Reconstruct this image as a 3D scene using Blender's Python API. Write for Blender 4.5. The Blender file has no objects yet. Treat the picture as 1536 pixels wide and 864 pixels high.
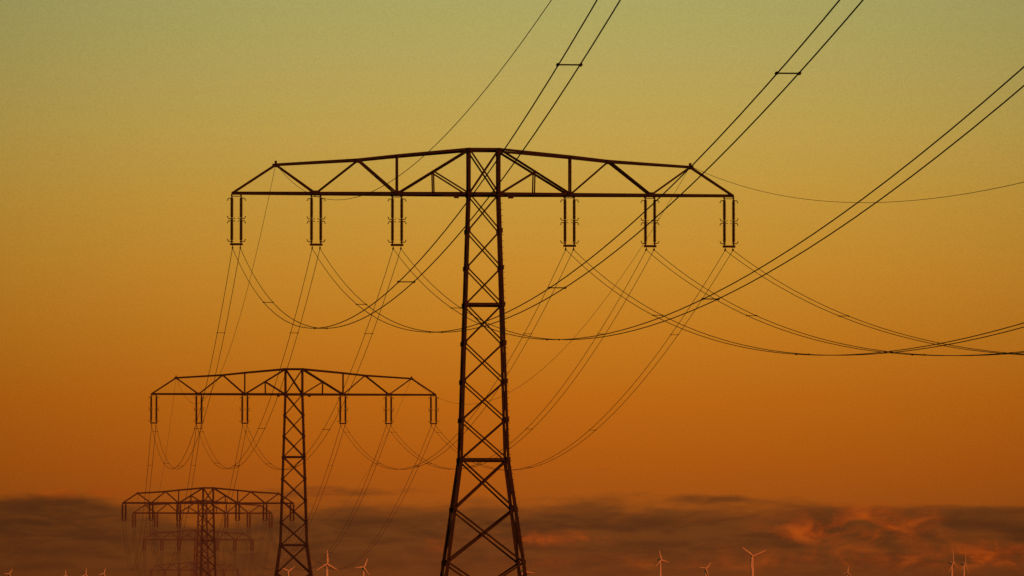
import bpy, math, random
from mathutils import Vector, Matrix
random.seed(4)
sc = bpy.context.scene
CAMZ = 1.7
K = 0.073            # the line of pylons drifts left by this slope
YAW = math.atan(K)

# ------------------------------------------------------------ helpers
def lin(c):
    return tuple(((v/255)/12.92 if v/255 <= 0.04045 else ((v/255+0.055)/1.055)**2.4) for v in c) + (1.0,)

class MB:
    def __init__(s,k=1.0): s.v=[]; s.f=[]; s.k=k
    def beam(s, a, b, w, up=None):
        a=Vector(a); b=Vector(b); d=(b-a); w=w*s.k
        if d.length<1e-6: return
        d.normalize()
        ref = Vector(up) if up else (Vector((0,1,0)) if abs(d.y)<0.9 else Vector((0,0,1)))
        x=d.cross(ref).normalized(); y=d.cross(x).normalized()
        t=w*0.22; h=w/2
        prof=[(-h,-h),(h,-h),(h,-h+t),(-h+t,-h+t),(-h+t,h),(-h,h)]
        n=len(s.v)
        for p in (a,b):
            for (i,j) in prof: s.v.append(p+x*i+y*j)
        for k in range(6):
            s.f.append((n+k,n+(k+1)%6,n+6+(k+1)%6,n+6+k))
        s.f.append(tuple(n+5-k for k in range(6))); s.f.append(tuple(n+6+k for k in range(6)))
    def box(s, c, sx, sy, sz):
        n=len(s.v); c=Vector(c)
        for dz in (-1,1):
            for (dx,dy) in ((-1,-1),(1,-1),(1,1),(-1,1)):
                s.v.append(c+Vector((dx*sx/2,dy*sy/2,dz*sz/2)))
        s.f += [(n+3,n+2,n+1,n),(n+4,n+5,n+6,n+7)]
        for k in range(4): s.f.append((n+k,n+(k+1)%4,n+4+(k+1)%4,n+4+k))
    def tube(s, pts, r, seg=6):
        pts=[Vector(p) for p in pts]; n0=len(s.v)
        for i,p in enumerate(pts):
            d=(pts[min(i+1,len(pts)-1)]-pts[max(i-1,0)]).normalized()
            ref=Vector((0,0,1)) if abs(d.z)<0.95 else Vector((1,0,0))
            x=d.cross(ref).normalized(); y=x.cross(d)
            rr=r[i] if isinstance(r,(list,tuple)) else r
            for k in range(seg):
                a=2*math.pi*k/seg
                s.v.append(p+x*math.cos(a)*rr+y*math.sin(a)*rr)
        for i in range(len(pts)-1):
            for k in range(seg):
                a=n0+i*seg+k; b=n0+i*seg+(k+1)%seg
                s.f.append((a,b,b+seg,a+seg))
        s.f.append(tuple(n0+seg-1-k for k in range(seg)))
        m=n0+(len(pts)-1)*seg
        s.f.append(tuple(m+k for k in range(seg)))
    def mesh(s,name,mat,smooth=False):
        me=bpy.data.meshes.new(name); me.from_pydata([tuple(v) for v in s.v],[],s.f); me.update()
        me.materials.append(mat)
        if smooth:
            for p in me.polygons: p.use_smooth=True
        return me

def obj(name, me, parent=None):
    o=bpy.data.objects.new(name,me); sc.collection.objects.link(o)
    if parent: o.parent=parent
    return o

def material(name, base, rough=0.6, metal=0.0, var=0.3, scale=3.0, haze=None, hs=0.0):
    m=bpy.data.materials.new(name); m.use_nodes=True
    nt=m.node_tree; b=nt.nodes['Principled BSDF']
    b.inputs['Roughness'].default_value=rough; b.inputs['Metallic'].default_value=metal
    no=nt.nodes.new('ShaderNodeTexNoise'); no.inputs['Scale'].default_value=scale; no.inputs['Detail'].default_value=3
    tc=nt.nodes.new('ShaderNodeTexCoord'); nt.links.new(tc.outputs['Object'],no.inputs['Vector'])
    r=nt.nodes.new('ShaderNodeValToRGB')
    r.color_ramp.elements[0].position=0.3; r.color_ramp.elements[1].position=0.7
    r.color_ramp.elements[0].color=tuple(c*(1-var) for c in base)+(1,)
    r.color_ramp.elements[1].color=tuple(c*(1+var) for c in base)+(1,)
    nt.links.new(no.outputs['Fac'],r.inputs['Fac']); nt.links.new(r.outputs['Color'],b.inputs['Base Color'])
    if haze:   # haze painted in as even emission, standing for air light before far objects
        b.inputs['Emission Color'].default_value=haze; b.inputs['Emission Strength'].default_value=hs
    return m

# ------------------------------------------------------------ pylons
def hw(r):
    if r>=0: return 1.07
    if r>=-19.05: return 1.07+(-r)/19.05*0.60
    return 1.67+(-r-19.05)*0.138

def body_mesh(armz, mat, k=1.0):
    m=MB(k); Z=lambda r:armz+r
    def C(r,i):
        h=hw(r); sx,sy=((-1,-1),(1,-1),(1,1),(-1,1))[i]
        return Vector((sx*h,sy*h,Z(r)))
    brk=[3.2,0,-2.65,-5.3,-7.93,-10.7,-13.45,-16.2,-19.05,-22.6,-26.4,-30.4,-armz-0.1]
    for i in range(4):
        for a,b in zip(brk[:-1],brk[1:]):
            w=0.19 if a>-19 else 0.24
            m.beam(C(a,i),C(b,i),w)
        j=(i+1)%4
        for a,b in zip(brk[:-1],brk[1:]):
            w=0.10 if a>-19 else 0.13
            if a==3.2: w=0.12
            m.beam(C(a,i),C(b,j),w); m.beam(C(a,j),C(b,i),w*0.98)
            p=C(b,i); m.box(p,0.32,0.05,0.34)
        for r,w in ((3.2,.16),(0,.2),(-7.93,.18),(-19.05,.2)):
            m.beam(C(r,i),C(r,j),w)
    for r in (0,-7.93,-19.05):
        m.beam(C(r,0),C(r,2),.09); m.beam(C(r,1),C(r,3),.088)
    for i in range(4):
        p=C(-armz,i); m.box((p.x,p.y,0.15),0.9,0.9,0.5)
    r=-armz+3
    while r<0:
        p=C(r,1); m.beam(p,p+Vector((0.22,0,0)),0.03); r+=0.45
    m.box((-2.0,-.9,Z(-0.24)),0.34,0.25,0.2); m.box((1.9,-.9,Z(-0.24)),0.38,0.25,0.2)
    m.box((0,-hw(-30)-0.1,Z(-30)),0.7,0.03,0.5)
    return m.mesh('lattice_body',mat)

def arm_mesh(mat,k=1.0):
    m=MB(k)
    def db(x): return 1.07+(0.16-1.07)*(abs(x)-1.07)/(18.0-1.07)
    def dt(x): return 1.07+(0.22-1.07)*(abs(x)-1.07)/(14.9-1.07)
    B=lambda x,s,sy:Vector((s*x,sy*db(x),0)); T=lambda x,h,s,sy:Vector((s*x,sy*dt(x),h))
    for s in (-1,1):
        for sy in (-1,1):
            xs=[1.07,3.6,6.22,9.1,12.05,15,18.05]
            for a,b in zip(xs[:-1],xs[1:]): m.beam(B(a,s,sy),B(b,s,sy),0.19)
            tops=[(1.07,3.2),(6.22,2.72),(9.0,2.42),(14.9,2.05)]
            for (a,h),(b,g) in zip(tops[:-1],tops[1:]): m.beam(T(a,h,s,sy),T(b,g,s,sy),0.16)
            m.beam(T(14.9,2.05,s,sy),B(18.0,s,sy),0.15)
            m.beam(T(14.9,2.05,s,sy),B(12.05,s,sy),0.13)
            m.beam(B(12.05,s,sy),T(9.0,2.42,s,sy),0.13)
            m.beam(T(9.0,2.42,s,sy),B(6.22,s,sy),0.13)
            m.beam(T(6.22,2.72,s,sy),B(6.22,s,sy),0.12)
            mid=(B(6.22,s,sy)+T(1.07,3.2,s,sy))/2
            m.beam(B(6.22,s,sy),T(1.07,3.2,s,sy),0.15)
            m.beam(mid,B(3.6,s,sy),0.10)
            m.beam(mid,B(1.07,s,sy),0.11)
            for x in (12.05,6.22): m.box(B(x,s,sy)+Vector((0,0,.06)),0.42,0.04,0.26)
            for x,h in ((9.0,2.42),(14.9,2.05)): m.box(T(x,h,s,sy)-Vector((0,0,.05)),0.4,0.04,0.22)
        xs=[1.07,3.6,6.22,8.2,10.1,12.05,14,16,18.0]
        for q_,(a,b) in enumerate(zip(xs[:-1],xs[1:])):
            q=1 if q_%2 else -1
            m.beam(B(a,s,q),B(b,s,-q),0.07,(0,0,1))
            m.beam(B(b,s,1),B(b,s,-1),0.08,(0,0,1))
        for x,h in ((6.22,2.72),(9.0,2.42),(14.9,2.05)): m.beam(T(x,h,s,1),T(x,h,s,-1),0.08,(0,0,1))
        m.box((s*14.9,0,2.2),0.16,0.4,0.26); m.box((s*14.9,0,2.08),0.5,0.3,0.08)
        for off in (17.7,12.0,6.2):
            for e in (-.33,.33):
                m.beam((s*off+e,-db(off)-.05,-.12),(s*off+e,db(off)+.05,-.12),0.12,(0,0,1))
    return m.mesh('crossarm_truss',mat)

def insul_mesh(mat,k=1.0):
    m=MB()
    def V(x,y,z): return Vector((x,y,z))
    for s in (-1,1):
        for off in (17.7,12.0,6.2):
            X=s*off
            for e in (-.33,.33):
                x=X+e
                m.tube([V(x,0,-.1),V(x,0,-3.62)],0.05*k,6)
                for (z0,z1) in ((-.42,-1.78),(-2.02,-3.4)):
                    pts=[];rr=[]; n=15
                    for q in range(n):
                        z=z0+(z1-z0)*q/n; dz=(z1-z0)/n
                        pts+= [V(x,0,z),V(x,0,z+dz*.45),V(x,0,z+dz*.55)]
                        rr+=[0.085*k,0.135*k,0.085*k]
                    m.tube(pts,rr,8)
                sg=1 if e>0 else -1
                for z in (-.36,-1.84,-1.96,-3.46): m.tube([V(x,0,z+.05),V(x,0,z-.05)],0.09*k,8)
                for z,u in ((-.36,-1),(-1.82,1),(-1.98,-1),(-3.46,1)):
                    m.tube([V(x-sg*.02,0,z),V(x+sg*.24,0,z),V(x+sg*.33,0,z+u*.18)],0.034,5)
                m.tube([V(x-sg*.24,0,-1.78),V(x,0,-1.9),V(x-sg*.24,0,-2.02)],0.032,5)
            m.box((X,0,-3.66),0.92,0.06,0.16)
            m.box((X,0,-.22),0.80,0.06,0.05)
            for e in (-.28,.28):
                m.box((X+e,0,-3.78),0.05,0.05,0.16)
                m.tube([V(X+e,-.35,-3.93),V(X+e,-.12,-3.87),V(X+e,.12,-3.87),V(X+e,.35,-3.93)],0.05,6)
    return m.mesh('insulators',mat)

SB=(.019,.010,.0095)
steel=[material('steel_dark',SB,.85,0,.4,2.0),
       material('steel_hazed_near',SB,.85,0,.3,2.0,lin((40,14,8)),0.35),  # from here on, a haze tint per pylon is painted in as emission
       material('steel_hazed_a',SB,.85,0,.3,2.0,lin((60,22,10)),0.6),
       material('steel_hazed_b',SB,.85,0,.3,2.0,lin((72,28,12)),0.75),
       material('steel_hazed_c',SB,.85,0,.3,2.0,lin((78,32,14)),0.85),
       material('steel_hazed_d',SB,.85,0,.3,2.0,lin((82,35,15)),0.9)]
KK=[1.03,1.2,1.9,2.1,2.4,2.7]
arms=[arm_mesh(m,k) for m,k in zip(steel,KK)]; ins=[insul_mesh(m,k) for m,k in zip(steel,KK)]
# x, y(distance), arm height above eye, material
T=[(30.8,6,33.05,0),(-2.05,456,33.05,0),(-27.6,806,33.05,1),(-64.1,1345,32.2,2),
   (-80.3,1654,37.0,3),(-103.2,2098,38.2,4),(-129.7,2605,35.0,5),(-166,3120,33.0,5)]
for (x,y,z,mi) in T:
    e=bpy.data.objects.new('power_pylon',None); sc.collection.objects.link(e)
    e.empty_display_size=5
    e.location=(x,y,0); e.rotation_euler=(0,0,YAW)
    az=z+CAMZ
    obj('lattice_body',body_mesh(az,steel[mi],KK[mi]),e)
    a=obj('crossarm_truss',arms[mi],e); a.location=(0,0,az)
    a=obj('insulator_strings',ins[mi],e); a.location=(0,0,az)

# ------------------------------------------------------------ cables
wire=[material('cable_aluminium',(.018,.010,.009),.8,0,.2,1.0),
      material('cable_hazed',(.018,.010,.009),.8,0,.2,1.0,lin((72,30,14)),0.7)]  # far cables glow faintly: painted haze tint
c,s_=math.cos(YAW),math.sin(YAW)
def att(i,off,dr): 
    x,y,z,_=T[i]; return Vector((x+off*c,y+off*s_,z+CAMZ+dr))
sags=[None,(10.1,8.9),(13.9,11.5),(7,5.5),(10,8),(12,9),(12,9)]
for i in range(len(T)-1):
    m=MB()
    def cable(off,dr,sag,r,n=72):
        a=att(i,off,dr); b=att(i+1,off,dr); pts=[]
        for k in range(n+1):
            t=k/n; p=a.lerp(b,t); p.z-=4*sag*t*(1-t); pts.append(p)
        m.tube(pts,r,6)
    rad=[.020,.021,.030,.034,.034,.034,.034][i]
    for off in (-17.7,-12,-6.2,6.2,12,17.7):
        if i==0: sg={-17.7:15.1,-12:15.3,-6.2:15.7}.get(off,16.5)
        else: sg=sags[i][0]+random.uniform(-.15,.15)
        for e in (-.28,.28): cable(off+e,-3.93,sg,rad)
        L=(att(i+1,0,0)-att(i,0,0)).length
        if i<3:
            n=max(2,round(L/75)); 
            for k in range(n):
                st=66+75*k+(9 if (off==-6.2 and k==3) else 0)
                t=1-st/L if i==0 else (40+75*k)/L
                if not 0.01<t<.99: continue
                pa=att(i,off-.30,-3.93).lerp(att(i+1,off-.30,-3.93),t); pb=att(i,off+.30,-3.93).lerp(att(i+1,off+.30,-3.93),t)
                for p in (pa,pb): p.z-=4*sg*t*(1-t)
                m.tube([pa,pb],0.022,6)
                for p in (pa,pb):
                    q=(att(i+1,0,0)-att(i,0,0)).normalized()*.09
                    m.tube([p-q,p+q],0.045,6)
    for off in (-14.9,14.9):
        cable(off,2.12,14.1 if i==0 else sags[i][1],0.015)
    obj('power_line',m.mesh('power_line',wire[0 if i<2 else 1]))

# ------------------------------------------------------------ ground
def gz(r,a):
    t=max(0,min(1,(r-4000)/9000)); t=t*t*(3-2*t)
    return t*108*(1+.10*math.sin(a*5+1)+.06*math.sin(a*13))
gm=MB(); radii=[0,30,80,160,300,500,800,1200,1700,2300,3000,4000]+[4000+600*k for k in range(1,18)]+[16000,19000,24000,32000,45000]
SEG=128
gm.v.append(Vector((0,0,0)))
for r in radii[1:]:
    for k in range(SEG):
        a=2*math.pi*k/SEG; gm.v.append(Vector((r*math.cos(a),r*math.sin(a),gz(r,a))))
for k in range(SEG): gm.f.append((0,1+k,1+(k+1)%SEG))
for i in range(len(radii)-2):
    for k in range(SEG):
        a=1+i*SEG+k; b=1+i*SEG+(k+1)%SEG
        gm.f.append((a,a+SEG,b+SEG,b))
gmat=material('field_soil_and_grass',(.06,.062,.03),.95,0,.5,.02)
obj('ground',gm.mesh('ground',gmat,True))

# ------------------------------------------------------------ wind turbines
tm=material('turbine_paint',(.50,.45,.38),.7,0,.12,.05)
F=9560.0
def turbine(px,py,blade_px,rot,D=14000,yaw=0.0,fat=1.0):
    R=blade_px/F*D; x=(px-768)/F*D; hz=(984-py)/F*D+CAMZ
    g=gz(math.hypot(x,D),math.atan2(D,x))-2
    e=bpy.data.objects.new('wind_turbine',None); sc.collection.objects.link(e)
    e.location=(x,D,g); e.rotation_euler=(0,0,yaw)
    H=hz-g
    m=MB(); m.tube([(0,0,0),(0,0,H*.5),(0,0,H-1)],[3.6*fat,3.0*fat,2.0*fat],16); obj('tower',m.mesh('tower',tm,True),e)
    m=MB(); m.tube([(0,-3.5,H),(0,-2,H),(0,3,H),(0,7,H),(0,8,H)],[1.6*fat,2.4*fat,2.6*fat,2.2*fat,1.0],12); obj('nacelle',m.mesh('nacelle',tm,True),e)
    m=MB(); m.tube([(0,-6.5,H),(0,-5.8,H),(0,-4.6,H),(0,-3.4,H)],[.3,1.3*fat,1.9*fat,1.9*fat],12)
    for k in range(3):
        a=rot+k*2*math.pi/3; d=Vector((math.sin(a),0,math.cos(a))); p=Vector((d.z,0,-d.x))
        n=len(m.v); st=((0,1.3,1.2),(.08,1.5,1.1),(.2,2.2,.8),(.55,1.6,.5),(.85,1.1,.3),(1,.4,.12))
        for (t,ch,th) in st:
            cc=Vector((0,-4.6,H))+d*(R*t)
            for (u,v) in ((-.35,0),(0,-.5),(.65,0),(0,.5)):
                m.v.append(cc+p*(u*ch*2*fat)+Vector((0,v*th*2,0)))
        for q in range(len(st)-1):
            for w in range(4):
                A=n+q*4+w;Bq=n+q*4+(w+1)%4; m.f.append((A,Bq,Bq+4,A+4))
        m.f.append((n+3,n+2,n+1,n)); z=n+4*(len(st)-1); m.f.append((z,z+1,z+2,z+3))
    obj('rotor',m.mesh('rotor',tm,True),e)
R_=math.radians
turbine(1128,834,22,R_(-52),14000,.1,1.3)
turbine(490,846,21,R_(0),13500,.3,1.4)
turbine(545,851,15,R_(25),15000,.3,1.3)
turbine(990,840,15,R_(-15),15000,.6,1.2)
turbine(1058,853,12,R_(40),16000,.2,1.2)
turbine(1427,844,24,R_(-8),14500,1.15,1.1)
turbine(1445,846,25,R_(6),15500,1.2,1.1)
turbine(1270,859,9,R_(10),17000,.2)
turbine(785,857,17,R_(-20),15000,.4,1.3)
turbine(432,857,13,R_(55),15000,.1,1.3)
turbine(128,862,10,R_(5),17000,.5)
turbine(155,861,9,R_(20),17000,.5)
turbine(98,863,8,R_(0),18000,.4)
turbine(14,861,9,R_(30),17500,.4)

# ------------------------------------------------------------ sky
w=bpy.data.worlds.new('World'); sc.world=w; w.use_nodes=True
nt=w.node_tree; N=nt.nodes; L=nt.links; N.clear()
def math_(op,a,b=None,c_=None,clamp=False):
    n=N.new('ShaderNodeMath'); n.operation=op; n.use_clamp=clamp
    for i,v in enumerate((a,b,c_)):
        if v is None: continue
        if isinstance(v,(int,float)): n.inputs[i].default_value=v
        else: L.new(v,n.inputs[i])
    return n.outputs[0]
def sstep(v,a,b,lo=0,hi=1):
    n=N.new('ShaderNodeMapRange'); n.interpolation_type='SMOOTHSTEP'
    n.inputs['From Min'].default_value=a; n.inputs['From Max'].default_value=b
    n.inputs['To Min'].default_value=lo; n.inputs['To Max'].default_value=hi
    L.new(v,n.inputs['Value']); return n.outputs[0]
tc=N.new('ShaderNodeTexCoord'); sp=N.new('ShaderNodeSeparateXYZ'); L.new(tc.outputs['Generated'],sp.inputs[0])
U=math_('MULTIPLY',sp.outputs[0],95.6); V=math_('MULTIPLY',sp.outputs[2],95.6)
ramp=N.new('ShaderNodeValToRGB'); L.new(math_('DIVIDE',V,12.0),ramp.inputs['Fac'])
stops=[(984,(120,60,22)),(864,(134,67,22)),(780,(152,76,20)),(700,(172,86,16)),(600,(186,101,18)),(500,(194,120,29)),
       (400,(199,137,43)),(300,(198,150,58)),(200,(192,160,76)),(100,(182,163,89)),(0,(172,164,97)),(-216,(145,146,98))]
cr=ramp.color_ramp
while len(cr.elements)<len(stops): cr.elements.new(0.5)
for el,(y,col) in zip(cr.elements,stops): el.position=(984-y)/100/12
for el,(y,col) in zip(cr.elements,stops): el.color=lin(col)
def noise(su,sv,scale,detail,rough,ox=0,dist=0):
    cx=N.new('ShaderNodeCombineXYZ'); L.new(math_('MULTIPLY_ADD',U,su,ox),cx.inputs[0]); L.new(math_('MULTIPLY',V,sv),cx.inputs[2])
    L.new(sp.outputs[1],cx.inputs[1])
    n=N.new('ShaderNodeTexNoise'); n.inputs['Scale'].default_value=scale; n.inputs['Detail'].default_value=detail
    n.inputs['Roughness'].default_value=rough; n.inputs['Distortion'].default_value=dist
    L.new(cx.outputs[0],n.inputs['Vector']); return n.outputs['Fac']
def mix(f,a,b,mode='MIX'):
    n=N.new('ShaderNodeMix'); n.data_type='RGBA'; n.blend_type=mode
    if isinstance(f,(int,float)): n.inputs[0].default_value=f
    else: L.new(f,n.inputs[0])
    for i,v in ((6,a),(7,b)):
        if isinstance(v,tuple): n.inputs[i].default_value=v
        else: L.new(v,n.inputs[i])
    return n.outputs[2]
def blob(cx,cy,rx,ry):
    du=math_('DIVIDE',math_('SUBTRACT',U,(cx-768)/100),rx/100); dv=math_('DIVIDE',math_('SUBTRACT',V,(984-cy)/100),ry/100)
    d=math_('ADD',math_('MULTIPLY',du,du),math_('MULTIPLY',dv,dv))
    return math_('POWER',2.718,math_('MULTIPLY',d,-1.0))
def total(lst):
    o=lst[0]
    for l in lst[1:]: o=math_('ADD',o,l)
    return o
n1=noise(.35,1.5,1.0,4,.55,3.1,.3)      # banks
n2=noise(.45,2.4,2.2,5,.6,11.0,.4)      # detail
base=sstep(V,1.75,2.65,1,0)
dens=math_('ADD',base,math_('MULTIPLY',math_('SUBTRACT',n1,.5),1.7))
dens=math_('ADD',dens,math_('MULTIPLY',math_('SUBTRACT',n2,.5),.8))
dens=math_('ADD',dens,math_('MULTIPLY',blob(560,734,130,11),.5))
dens=math_('ADD',dens,math_('MULTIPLY',blob(1070,747,75,9),.5))
dens=math_('ADD',dens,math_('MULTIPLY',blob(60,752,150,18),.45))
dens=math_('ADD',dens,math_('MULTIPLY',blob(1480,765,120,14),.3))
cm=math_('MULTIPLY',math_('MULTIPLY',sstep(dens,.30,.85),.93),sstep(V,2.6,3.3,1,0))
dark=mix(sstep(n2,.35,.65),lin((80,43,20)),lin((104,56,22)))
dark=mix(sstep(V,1.1,2.0,.5,0),dark,lin((112,54,20)))
sky=mix(cm,ramp.outputs['Color'],dark)
lit=total([blob(1300,785,110,26),math_('MULTIPLY',blob(1210,800,60,12),.7),math_('MULTIPLY',blob(1490,832,75,18),.9),
           math_('MULTIPLY',blob(825,808,75,9),1.0),math_('MULTIPLY',blob(655,815,18,10),.8),math_('MULTIPLY',blob(1300,838,190,18),.6),
           math_('MULTIPLY',blob(130,740,70,9),.7),math_('MULTIPLY',blob(480,740,40,10),.35),math_('MULTIPLY',blob(940,845,200,10),.3)])
n3=noise(.9,1.9,1.8,5,.58,27.0,.6)
lm=math_('MULTIPLY',lit,sstep(n3,.36,.64),None,True)
sky=mix(math_('MULTIPLY',lm,.76),sky,mix(sstep(n3,.5,.75),lin((168,66,14)),lin((198,86,18))))
# sky is brightest around the middle azimuth
uc=math_('SUBTRACT',U,0.6)
vg=math_('MAXIMUM',math_('SUBTRACT',1.0,math_('MULTIPLY',math_('MULTIPLY',uc,uc),.0036)),.70)
gr=noise(1,1,45.0,1,.8,5.0)
vg=math_('MULTIPLY',vg,sstep(gr,.2,.8,.93,1.07))
vg=math_('MULTIPLY',vg,sstep(V,12,55,1,.10))   # dusk: the sky darkens quickly towards the zenith
vc=N.new('ShaderNodeCombineColor')
for i in range(3): L.new(vg,vc.inputs[i])
sky=mix(1.0,sky,vc.outputs[0],'MULTIPLY')
SUN_EL=R_(4); SUN_AZ=R_(132)
ns=N.new('ShaderNodeTexSky'); ns.sky_type='NISHITA'; ns.sun_disc=False; ns.sun_elevation=SUN_EL; ns.sun_rotation=SUN_AZ
bg=N.new('ShaderNodeBackground'); L.new(sky,bg.inputs['Color']); bg.inputs['Strength'].default_value=1.0
bn=N.new('ShaderNodeBackground'); L.new(ns.outputs[0],bn.inputs['Color']); bn.inputs['Strength'].default_value=0.001
ad=N.new('ShaderNodeAddShader'); L.new(bg.outputs[0],ad.inputs[0]); L.new(bn.outputs[0],ad.inputs[1])
out=N.new('ShaderNodeOutputWorld'); L.new(ad.outputs[0],out.inputs['Surface'])
w.cycles.sampling_method='MANUAL'; w.cycles.sample_map_resolution=256

sun=bpy.data.lights.new('sun','SUN'); sun.energy=3.0; sun.angle=R_(.5); sun.color=(1,.17,.03)
so=bpy.data.objects.new('sun',sun); sc.collection.objects.link(so)
d=Vector((math.sin(SUN_AZ)*math.cos(SUN_EL),math.cos(SUN_AZ)*math.cos(SUN_EL),math.sin(SUN_EL)))
so.rotation_euler=d.to_track_quat('Z','Y').to_euler(); so.location=d*200

# ------------------------------------------------------------ camera
cam=bpy.data.cameras.new('camera'); co=bpy.data.objects.new('camera',cam); sc.collection.objects.link(co)
cam.sensor_width=36; cam.lens=F/1536*36; cam.clip_end=80000; cam.clip_start=.5
co.location=(0,0,CAMZ); co.rotation_euler=(math.pi/2+math.atan(552/F),0,0)
sc.camera=co
sc.view_settings.view_transform='Standard'; sc.view_settings.look='None'; sc.view_settings.exposure=0
